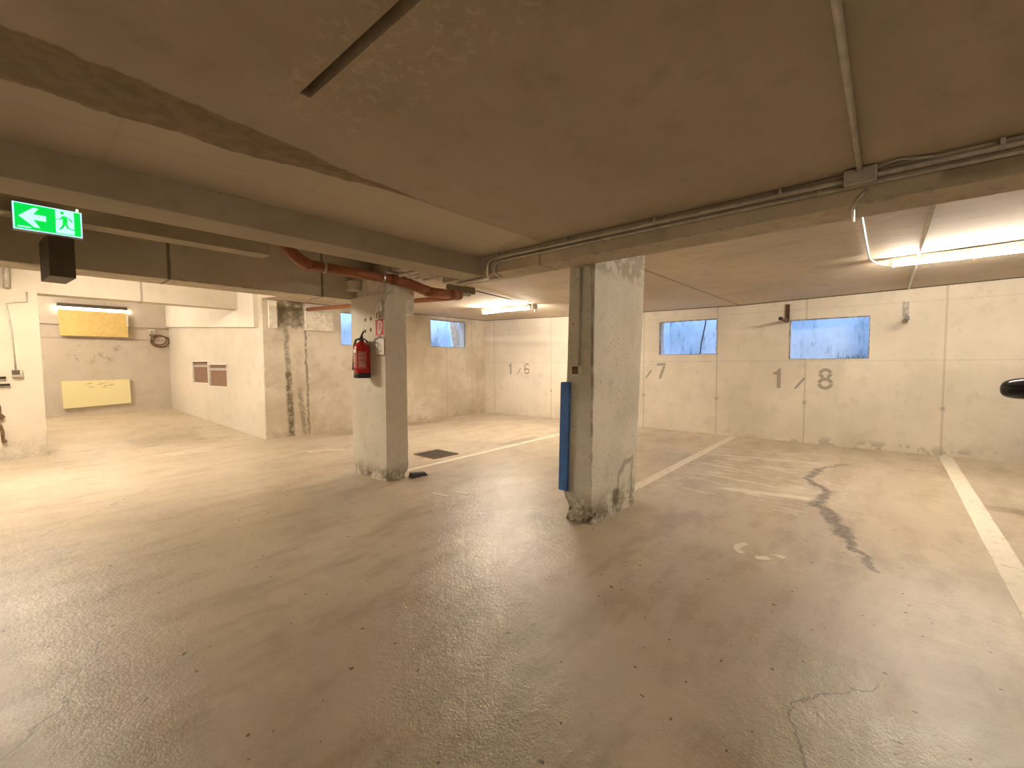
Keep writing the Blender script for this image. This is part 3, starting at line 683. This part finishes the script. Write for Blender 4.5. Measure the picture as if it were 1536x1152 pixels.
for x in (2.20, 2.86):
    bm = bmesh.new(); y = 4.50 - (x - 2.04) * .083; z = 2.407 - (x - 2.04) * .028
    lathe(bm, [(.056, -.011), (.060, -.011), (.060, .011), (.056, .011)], (0, 0, 0), 20)
    bmesh.ops.transform(bm, matrix=Matrix.Translation(Vector((x, y, z)) - O) @ Matrix.Rotation(math.pi / 2, 4, 'Y'), verts=bm.verts[:])
    o = new_obj('clamp', bm, M['steel'], t); tubz = tb(loc([(x, y, z + .055), (x, y, 2.75)]), .005, 6); new_obj('hanger_rod', tubz, M['steel'], o)
# board box at the pipe end
tag(new_obj('wooden_box', bx(3.98, 4.42, 4.50, 4.62, 2.375, 2.470, bev=.003), M['ply']), 'dark olive board at the ceiling beside the end of the drain pipe', 'board')
tag(new_obj('cable_box', bx(4.10, 4.32, 4.49, 4.57, 2.335, 2.376, bev=.003), M['grey']), 'small grey box under the dark board by the drain pipe', 'box')

# ------------------------------------------------------------------ conduits, cables, boxes
def conduit(name, runs, label, clips=(), r=.011, cat='conduit', mat='galv'):
    p0 = Vector(runs[0][0]); t = thing(name, p0, label, cat)
    for pts in runs: new_obj('tube', tb([Vector(p) - p0 for p in pts], r, 10), M[mat], t, True)
    for c in clips: new_obj('clip', bx(c[0] - .006 - p0.x, c[1] + .006 - p0.x, c[2] - .008 - p0.y, c[2] + .008 - p0.y, c[3] - p0.z, c[4] - p0.z, bev=.002), M['galv'], t)
    return t
XB = 2.88
run1 = [(XB - .022, YMIN + .02, 2.322)] + [(XB - .022, y, 2.322) for y in (-3, 0)] + arc((XB - .022, 2.66, 2.322), (XB - .022, 2.74, 2.322), (XB - .022, 2.75, 2.26), 5) + arc((XB - .022, 2.75, 2.23), (XB - .022, 2.76, 2.182), (XB + .05, 2.80, 2.182), 5) + [(XB + .08, 3.25, 2.182)]
conduit('conduit_run', [run1], 'upper grey conduit clipped along the long beam to the right edge', [(XB - .03, XB - .002, y, 2.305, 2.358) for y in (-2.6, -1.3, -.35, .48, 1.2, 1.9, 2.62)], r=.015)
run2 = [(XB - .018, YMIN + .02, 2.285), (XB - .018, -1, 2.285), (XB - .018, 1.0, 2.288)] + arc((XB - .018, 2.58, 2.29), (XB - .018, 2.66, 2.29), (XB - .018, 2.67, 2.24), 5) + arc((XB - .018, 2.67, 2.22), (XB - .018, 2.68, 2.184), (XB + .12, 2.72, 2.184), 5) + [(XB + .16, 3.2, 2.184)]
conduit('conduit_run', [run2], 'thinner lower conduit running under the upper one along the long beam', [(XB - .026, XB - .002, y, 2.275, 2.30) for y in (-1.5, .3, 1.6)], r=.010)
t = thing('junction_box', (XB - .03, .13, 2.325), 'grey junction box on the beam where the ceiling conduit ends', 'junction box')
new_obj('housing', bx(-.05, .012, -.065, .065, -.045, .032, bev=.006), M['galv'], t); new_obj('lid', bx(-.056, -.05, -.055, .055, -.038, .026, bev=.002), M['grey'], t)
new_obj('loose_cable', tb([(-.03, -.06, .02), (-.05, -.14, .026), (-.02, -.22, .02), (.0, -.26, .022)], .006, 6), M['grey'], t)
conduit('conduit_run', [[(-1.6, .105, 2.348), (1.4, .13, 2.348), (2.80, .133, 2.345)]], 'straight conduit across the low ceiling to the junction box', [(x - .012, x + .012, .135, 2.338, 2.3595) for x in (.3, 1.3, 2.2)], r=.012)
t = conduit('lamp_cable', [[(2.866, .10, 2.262), (2.866, .14, 2.22), (2.90, .16, 2.186), (3.14, .17, 2.186)], [(3.45, .172, 2.405), (3.62, .172, 2.438), (5.72, .175, 2.446)] + [tuple(v) for v in arc((5.72, .175, 2.446), (5.90, .172, 2.43), (5.98, .09, 2.40), 4)] + [(6.10, .03, 2.395)]], 'pale cable feeding the right-hand tube lamp', r=.009, cat='cable', mat='steel')
new_obj('bracket', bx(3.17 - 2.862, 3.40 - 2.862, .13 - .10, .155 - .10, 2.41 - 2.28, 2.443 - 2.28, bev=.003), M['steel'], t)
conduit('lamp_cable', [[(4.42, 4.6, 2.455), (5.3, 4.78, 2.458), (6.38, 5.03, 2.462)]], 'dark cable running across the ceiling to the tube lamp left of the middle pillar', r=.008, cat='cable', mat='black')
t = thing('cable_gland', (6.42, 4.98, 2.44), 'small grey fitting at the near end of the left tube lamp', 'fitting')
new_obj('housing', bx(-.03, .03, -.045, .03, -.05, .03, bev=.004), M['grey'], t); new_obj('plug', tb([(0, -.02, -.05), (0, -.02, -.10)], .014, 8), M['steel'], t)
conduit('lamp_conduit', [[(3.90, -.205, 2.460), (8.83, -.205, 2.462)]], 'thin white conduit across the bay ceiling behind the right-hand tube lamp', r=.014, mat='white')
for i in range(4):
    conduit('ceiling_pipe', [[(2.70 + i * .10, 3.08 if i < 2 else 3.40, 2.31), (2.70 + i * .10, 3.86, 2.31)]], ['first', 'second', 'third', 'fourth'][i] + ' of four thin parallel pipes left of the beam junction, counted from the beam', r=.020, cat='pipe', mat='galv')

# pillar switch with conduit
t = thing('light_switch', (3.162, 2.0, 1.33), 'light switch with dark rocker on the middle pillar', 'switch')
new_obj('housing', bx(-.03, .02, -.04, .04, -.045, .045, bev=.006), M['white'], t); new_obj('rocker', bx(-.037, -.03, -.028, .028, -.032, .032, bev=.002), M['rust'], t)
conduit('conduit_run', [[(3.172, 1.985, 1.37), (3.162, 1.972, 1.8), (3.155, 1.955, 2.19)]], 'thin conduit dropping down the middle pillar to its switch', r=.010)
t = thing('light_switch', (.085, 9.485, 1.285), 'dark-faced switch on the whitewashed pillar at the left edge', 'switch')
new_obj('housing', bx(-.05, .055, -.05, .02, -.055, .05, bev=.006), M['grey'], t); new_obj('rocker', bx(-.048, .028, -.058, -.05, -.02, .045, bev=.002), M['dkbox'], t)
conduit('conduit_run', [[(.075, 9.487, 1.34), (.06, 9.487, 1.9), (.02, 9.487, 2.27), (.09, 9.487, 2.30), (.22, 9.487, 2.32), (.225, 9.487, 2.46)]], 'bent thin conduit above the switch on the whitewashed pillar', r=.010)
conduit('wall_pipe', [[(.035, 9.49, 2.50), (.045, 9.49, 2.88)]], 'short grey pipe on the white beam above the left-edge pillar', r=.035, cat='pipe')
conduit('black_rod', [[(-.30, 9.47, 1.225), (-.085 + .065, 9.46, 1.225)]], 'upper of two thin black rods reaching in at the left edge', r=.016, cat='rod', mat='black')
conduit('black_rod', [[(-.30, 9.47, 1.125), (.012, 9.46, 1.125)]], 'lower of two thin black rods reaching in at the left edge', r=.016, cat='rod', mat='black')
t = thing('iron_bracket', (-.10, 9.47, .30), 'rusty crooked iron fitting at the left edge low on the whitewashed pillar', 'bracket')
new_obj('upper_arm', tb([(-.03, 0, .58), (-.005, -.01, .52), (-.005, -.01, .42), (.02, -.01, .37), (.0, -.01, .34)], [.02, .022, .02, .034, .02], 8), M['rust'], t, True)
new_obj('lower_arm', tb([(-.03, 0, .27), (.0, -.01, .24), (.015, -.01, .16), (.015, -.01, .06), (.03, -.01, .02), (.01, -.01, 0)], [.03, .022, .02, .018, .03, .015], 8), M['rust'], t, True)

# blue edge guard
bm = bmesh.new()
def L_(z, o): return [(3.15 + o, 2.095 , z), (3.182 + o, 2.095, z), (3.182 + o, 2.157, z), (3.28 + o, 2.157, z), (3.28 + o, 2.185, z), (3.15 + o, 2.185, z)]
prism(bm, L_(.27, 0), [(x - .014, y - .035, z) for x, y, z in L_(1.228, 0)])
bmesh.ops.bevel(bm, geom=bm.edges[:], offset=.004, segments=2, affect='EDGES')
tag(new_obj('edge_guard', bm, M['blue']), 'blue foam edge guard on the corner of the middle pillar', 'edge guard')

# ------------------------------------------------------------------ fire extinguisher and signs
t = thing('fire_extinguisher', (2.745, 4.715, 1.225), 'red fire extinguisher with black hose hung on the pillar', 'fire extinguisher')
bm = bmesh.new(); lathe(bm, [(.082, .05), (.088, .06), (.088, .37), (.080, .405), (.055, .435), (.028, .45), (.026, .462)], (0, 0, 0), 28); new_obj('cylinder', bm, M['red'], t, True); t.scale = (1.06, 1.06, .95)
bm = bmesh.new(); lathe(bm, [(.078, 0), (.091, .006), (.091, .062), (.087, .068)], (0, 0, 0), 28); new_obj('foot_ring', bm, M['black'], t, True)
bm = bmesh.new(); lathe(bm, [(.026, .46), (.026, .485), (.018, .495), (.018, .515)], (0, 0, 0), 14)
new_obj('valve', bm, M['black'], t)
bm = bmesh.new(); tube(bm, [(0, .01, .50), (-.02, -.04, .53), (-.03, -.10, .575)], [.012, .011, .008], 8); new_obj('lever', bm, M['black'], t, True)
bm = bmesh.new(); tube(bm, [(0, .0, .485), (.0, -.05, .482), (.0, -.10, .46), (0, -.115, .44)], .010, 8); new_obj('carry_handle', bm, M['black'], t, True)
bm = bmesh.new(); tube(bm, [(-.01, .015, .49), (-.03, .07, .475), (-.03, .108, .40), (-.03, .118, .28), (-.04, .112, .17)], .012, 8); tube(bm, [(-.04, .112, .18), (-.045, .106, .10)], [.013, .016], 8); new_obj('hose', bm, M['black'], t, True)
new_obj('wall_bracket', bx(.06, .118, -.02, .02, .33, .46), M['steel'], t)
def cyl_patch(a0, a1, z0, z1, r=.0893, n=10):
    bm = bmesh.new(); v = [[bm.verts.new((r * math.cos(math.radians(a0 + (a1 - a0) * i / n)), r * math.sin(math.radians(a0 + (a1 - a0) * i / n)), z)) for z in (z0, z1)] for i in range(n + 1)]
    for a, b in zip(v, v[1:]): bm.faces.new((a[0], b[0], b[1], a[1]))
    return bm
LAB = plain('faded_pink_label', (.46, .13, .11), .4)
lb = new_obj('label_panel', cyl_patch(150, 205, .13, .31), LAB, t); new_obj('label_panel', cyl_patch(212, 270, .12, .33), LAB, t); new_obj('white_label', cyl_patch(158, 200, .315, .36), M['white'], t)
bm = bmesh.new()
for i in range(9):
    z = .30 - i * .019
    for a0, a1 in ((153, 200), (215, 262)):
        if random.random() < .8:
            q = cyl_patch(a0, a1 - random.uniform(2, 18), z - .0035, z, .0898, 6); me = bpy.data.meshes.new('tmp'); q.to_mesh(me); q.free(); bm.from_mesh(me); bpy.data.meshes.remove(me)
new_obj('label_print', bm, M['white'], lb)
SX = 2.848
t = thing('fire_sign', (SX, 4.49, 1.715), 'red square sign with a white hose symbol on the pillar', 'sign')
new_obj('plate', bx(-.001, .004, -.095, .095, -.0, .205), M['white'], t)
new_obj('red_field', bx(-.003, -.001, -.085, .085, .01, .195), M['red'], t)
H = lambda u, v, d: (-.003 - d, -u, v)
bm = bmesh.new(); ribbon(bm, [(-.028, .03), (-.030, .085), (-.024, .115), (-.005, .12), (-.002, .10)], .016, H, .0012)
ribbon(bm, [(-.028, .105), (-.022, .15), (.0, .172), (.030, .165), (.045, .13), (.040, .09), (.020, .05), (.012, .03)], .016, H, .0012); poly(bm, [(-.036, .022), (.022, .022), (.022, .038), (-.036, .038)], H, .0012)
ribbon(bm, [(.004, .10), (-.004, .07), (-.006, .035)], .012, H, .0012)
new_obj('hose_symbol', bm, M['white'], t)
t = thing('notice_plate', (SX, 4.495, 1.49), 'small framed paper notice under the red hose sign', 'notice')
new_obj('frame', bx(-.0, .006, -.095, .095, .0, .205, bev=.001), M['brown'], t); new_obj('paper', bx(-.002, .0, -.086, .086, .009, .196), M['white'], t)
bm = bmesh.new()
for i in range(6):
    v = .17 - i * .026; ribbon(bm, [(-.055 + random.uniform(0, .03), v), (.01 + random.uniform(0, .04), v + .004)], .006, lambda u, v, d: (-.002 - d, -u, v), .0008)
for q in ((-.03, .10), (.03, .06), (-.02, .04)): ribbon(bm, circ(q[0], q[1], .017, .014, 20, 330, 8), .005, lambda u, v, d: (-.002 - d, -u, v), .0008)
new_obj('print', bm, M['grey'], t)
t = thing('junction_box', (2.842, 4.47, 2.02), 'pale junction box with looped cable at the top of the extinguisher pillar', 'junction box')
new_obj('housing', bx(-.03, .02, -.04, .04, -.03, .09, bev=.005), M['galv'], t)
new_obj('cable_loop', tb([(-.01, .03, -.03), (-.02, .045, -.07), (-.02, .03, -.115), (-.02, -.005, -.12), (-.01, -.02, -.06), (-.015, -.04, -.10), (-.01, -.075, -.02), (.0, -.10, .08), (.03, -.10, .16), (.12, -.11, .24)], .007, 8), M['galv'], t, True)
tag(new_obj('cast_block', bx(2.80, 2.91, 4.98, 5.145, 2.30, 2.42, bev=.004), M['lt']), 'small pale cube on the beam face above the extinguisher pillar', 'block')
t = thing('round_fitting', (3.02, 4.60, 2.36), 'dark round pipe sleeve between the beam end and the drain pipe', 'fitting')
new_obj('sleeve', tb([(-.06, .05, -.02), (.06, .0, -.02)], .05, 16), M['dkbox'], t, True)

# ------------------------------------------------------------------ steel brackets on the right wall
def bracket(y, z, label, bright):
    t = thing('wall_bracket', (XR, y, z), label, 'bracket', 'steel brackets high on the right wall')
    m = M['dull'] if bright else M['rust']
    bm = bmesh.new(); box(bm, -.008, 0, -.03, .03, 0, .30); box(bm, -.035, -.008, -.03, -.022, 0, .30); box(bm, -.035, -.008, .022, .03, 0, .30); new_obj('rail', bm, m, t)
    bm = bmesh.new(); prism(bm, [(-.62, -.015, -.005), (-.02, -.02, -.012), (-.02, .02, -.012), (-.62, .015, -.005)], [(-.62, -.015, .02), (-.02, -.02, .045), (-.02, .02, .045), (-.62, .015, .02)]); new_obj('arm', bm, m, t)
    new_obj('tip', bx(-.66, -.61, -.026, .026, -.014, .036, bev=.004), M['black'], t)
bracket(1.335, 2.075, 'steel wall bracket at the upper left corner of the rightmost blue window', False)
bracket(-.185, 1.975, 'perforated steel wall bracket right of the rightmost blue window', True)

# ------------------------------------------------------------------ parked car outside the frame, only its mirror reaches in
t = thing('car', (6.05, -1.12, 0), 'black car parked outside the right edge, only its wing mirror showing', 'car')
t.rotation_euler = (0, 0, math.radians(180 - 8.3))          # nose towards the lane; local +x forward, local -y is its side next to the stall line
body = plain('black_car_paint', (.010, .010, .011), .12); glass = plain('dark_car_glass', (.02, .022, .024), .06)
# side silhouette (x forward, z up), mirror at local x = 0
low = [(-2.55, .45), (-2.62, .75), (-2.58, 1.02), (-1.2, 1.06), (.35, 1.03), (1.2, .93), (1.62, .80), (1.70, .55), (1.62, .30), (-2.45, .28)]
cab = [(-2.50, 1.00), (-2.25, 1.55), (-1.9, 1.63), (-.9, 1.65), (-.35, 1.60), (.45, 1.02)]
def loft(prof, ws):
    bm = bmesh.new(); n = len(prof); rings = []
    for yy, k in ws:
        rings.append([bm.verts.new((x * (1 - (1 - k) * .05), yy, .28 + (z - .28) * (1 if k == 1 else .5 + .5 * k))) for x, z in prof])
    for a, b in zip(rings, rings[1:]):
        for i in range(n): bm.faces.new((a[i], a[(i + 1) % n], b[(i + 1) % n], b[i]))
    bm.faces.new(rings[0][::-1]); bm.faces.new(rings[-1]); return bm
new_obj('body', loft(low, [(.0, .9), (.05, 1), (1.65, 1), (1.70, .9)]), body, t)
def cabl():
    bm = bmesh.new(); rings = []
    for side in (0, 1):
        rings.append([bm.verts.new((x, (.05 + (z - 1.0) * .30) if side == 0 else 1.65 - (z - 1.0) * .30, z)) for x, z in cab])
    a, b = rings; n = len(cab)
    for i in range(n): bm.faces.new((a[i], a[(i + 1) % n], b[(i + 1) % n], b[i]))
    bm.faces.new(a[::-1]); bm.faces.new(b); bmesh.ops.bevel(bm, geom=bm.edges[:], offset=.02, segments=2, affect='EDGES'); return bm
new_obj('cabin', cabl(), body, t)
for pts in ([(-2.1, 1.08), (-1.95, 1.5), (-1.2, 1.55), (-1.2, 1.08)], [(-1.12, 1.08), (-1.12, 1.55), (-.45, 1.53), (.22, 1.08)]):
    bm = bmesh.new(); prism(bm, [(x, .045 + (z - 1.0) * .30, z) for x, z in pts], [(x, .055 + (z - 1.0) * .30, z) for x, z in pts]); new_obj('window', bm, glass, t)
for x in (-1.75, 1.0):
    for yy in (.0, 1.48):
        bm = bmesh.new(); lathe(bm, [(.20, 0), (.33, .01), (.34, .05), (.34, .18), (.33, .215), (.20, .22)], (0, 0, 0), 28)
        bmesh.ops.transform(bm, matrix=Matrix.Translation((x, yy - .01 + .22, .34)) @ Matrix.Rotation(math.pi / 2, 4, 'X'), verts=bm.verts[:]); wl = new_obj('wheel', bm, M['black'], t, True)
        bm = bmesh.new(); lathe(bm, [(.19, 0), (.20, .01), (.20, .235), (.19, .24)], (0, 0, 0), 20); bmesh.ops.transform(bm, matrix=Matrix.Translation((x, yy - .01 + .23, .34)) @ Matrix.Rotation(math.pi / 2, 4, 'X'), verts=bm.verts[:]); new_obj('rim', bm, M['steel'], wl, True)
# local frame: car spans local y 0..1.7 away from the viewer's side; mirror on local y < 0
def mirror():
    bm = bmesh.new(); n = 9
    bmesh.ops.create_uvsphere(bm, u_segments=32, v_segments=20, radius=1)
    for v in bm.verts:
        x, y, z = v.co
        s = lambda q, e: math.copysign(abs(q) ** e, q)
        v.co = Vector((s(x, .8) * .085, s(y, .72) * .135, s(z, .62) * .098 + .006 * y))
        if v.co.x < -.03: v.co.x = -.03 + (v.co.x + .03) * .2
        v.co.z += .015 * (v.co.y / .135) * (1 if v.co.z > 0 else -.6) 
    return bm
MY = -.185
o = new_obj('wing_mirror', mirror(), body, t, True); o.location = (0, MY, 1.135)
new_obj('mirror_glass', bx(-.036, -.034, -.105, .105, -.07, .07, bev=.0), M['steel'], o)
new_obj('mirror_arm', tb([(0, .09, -.05), (.01, .16, -.07), (.02, .21, -.07)], .035, 10), body, o, True)
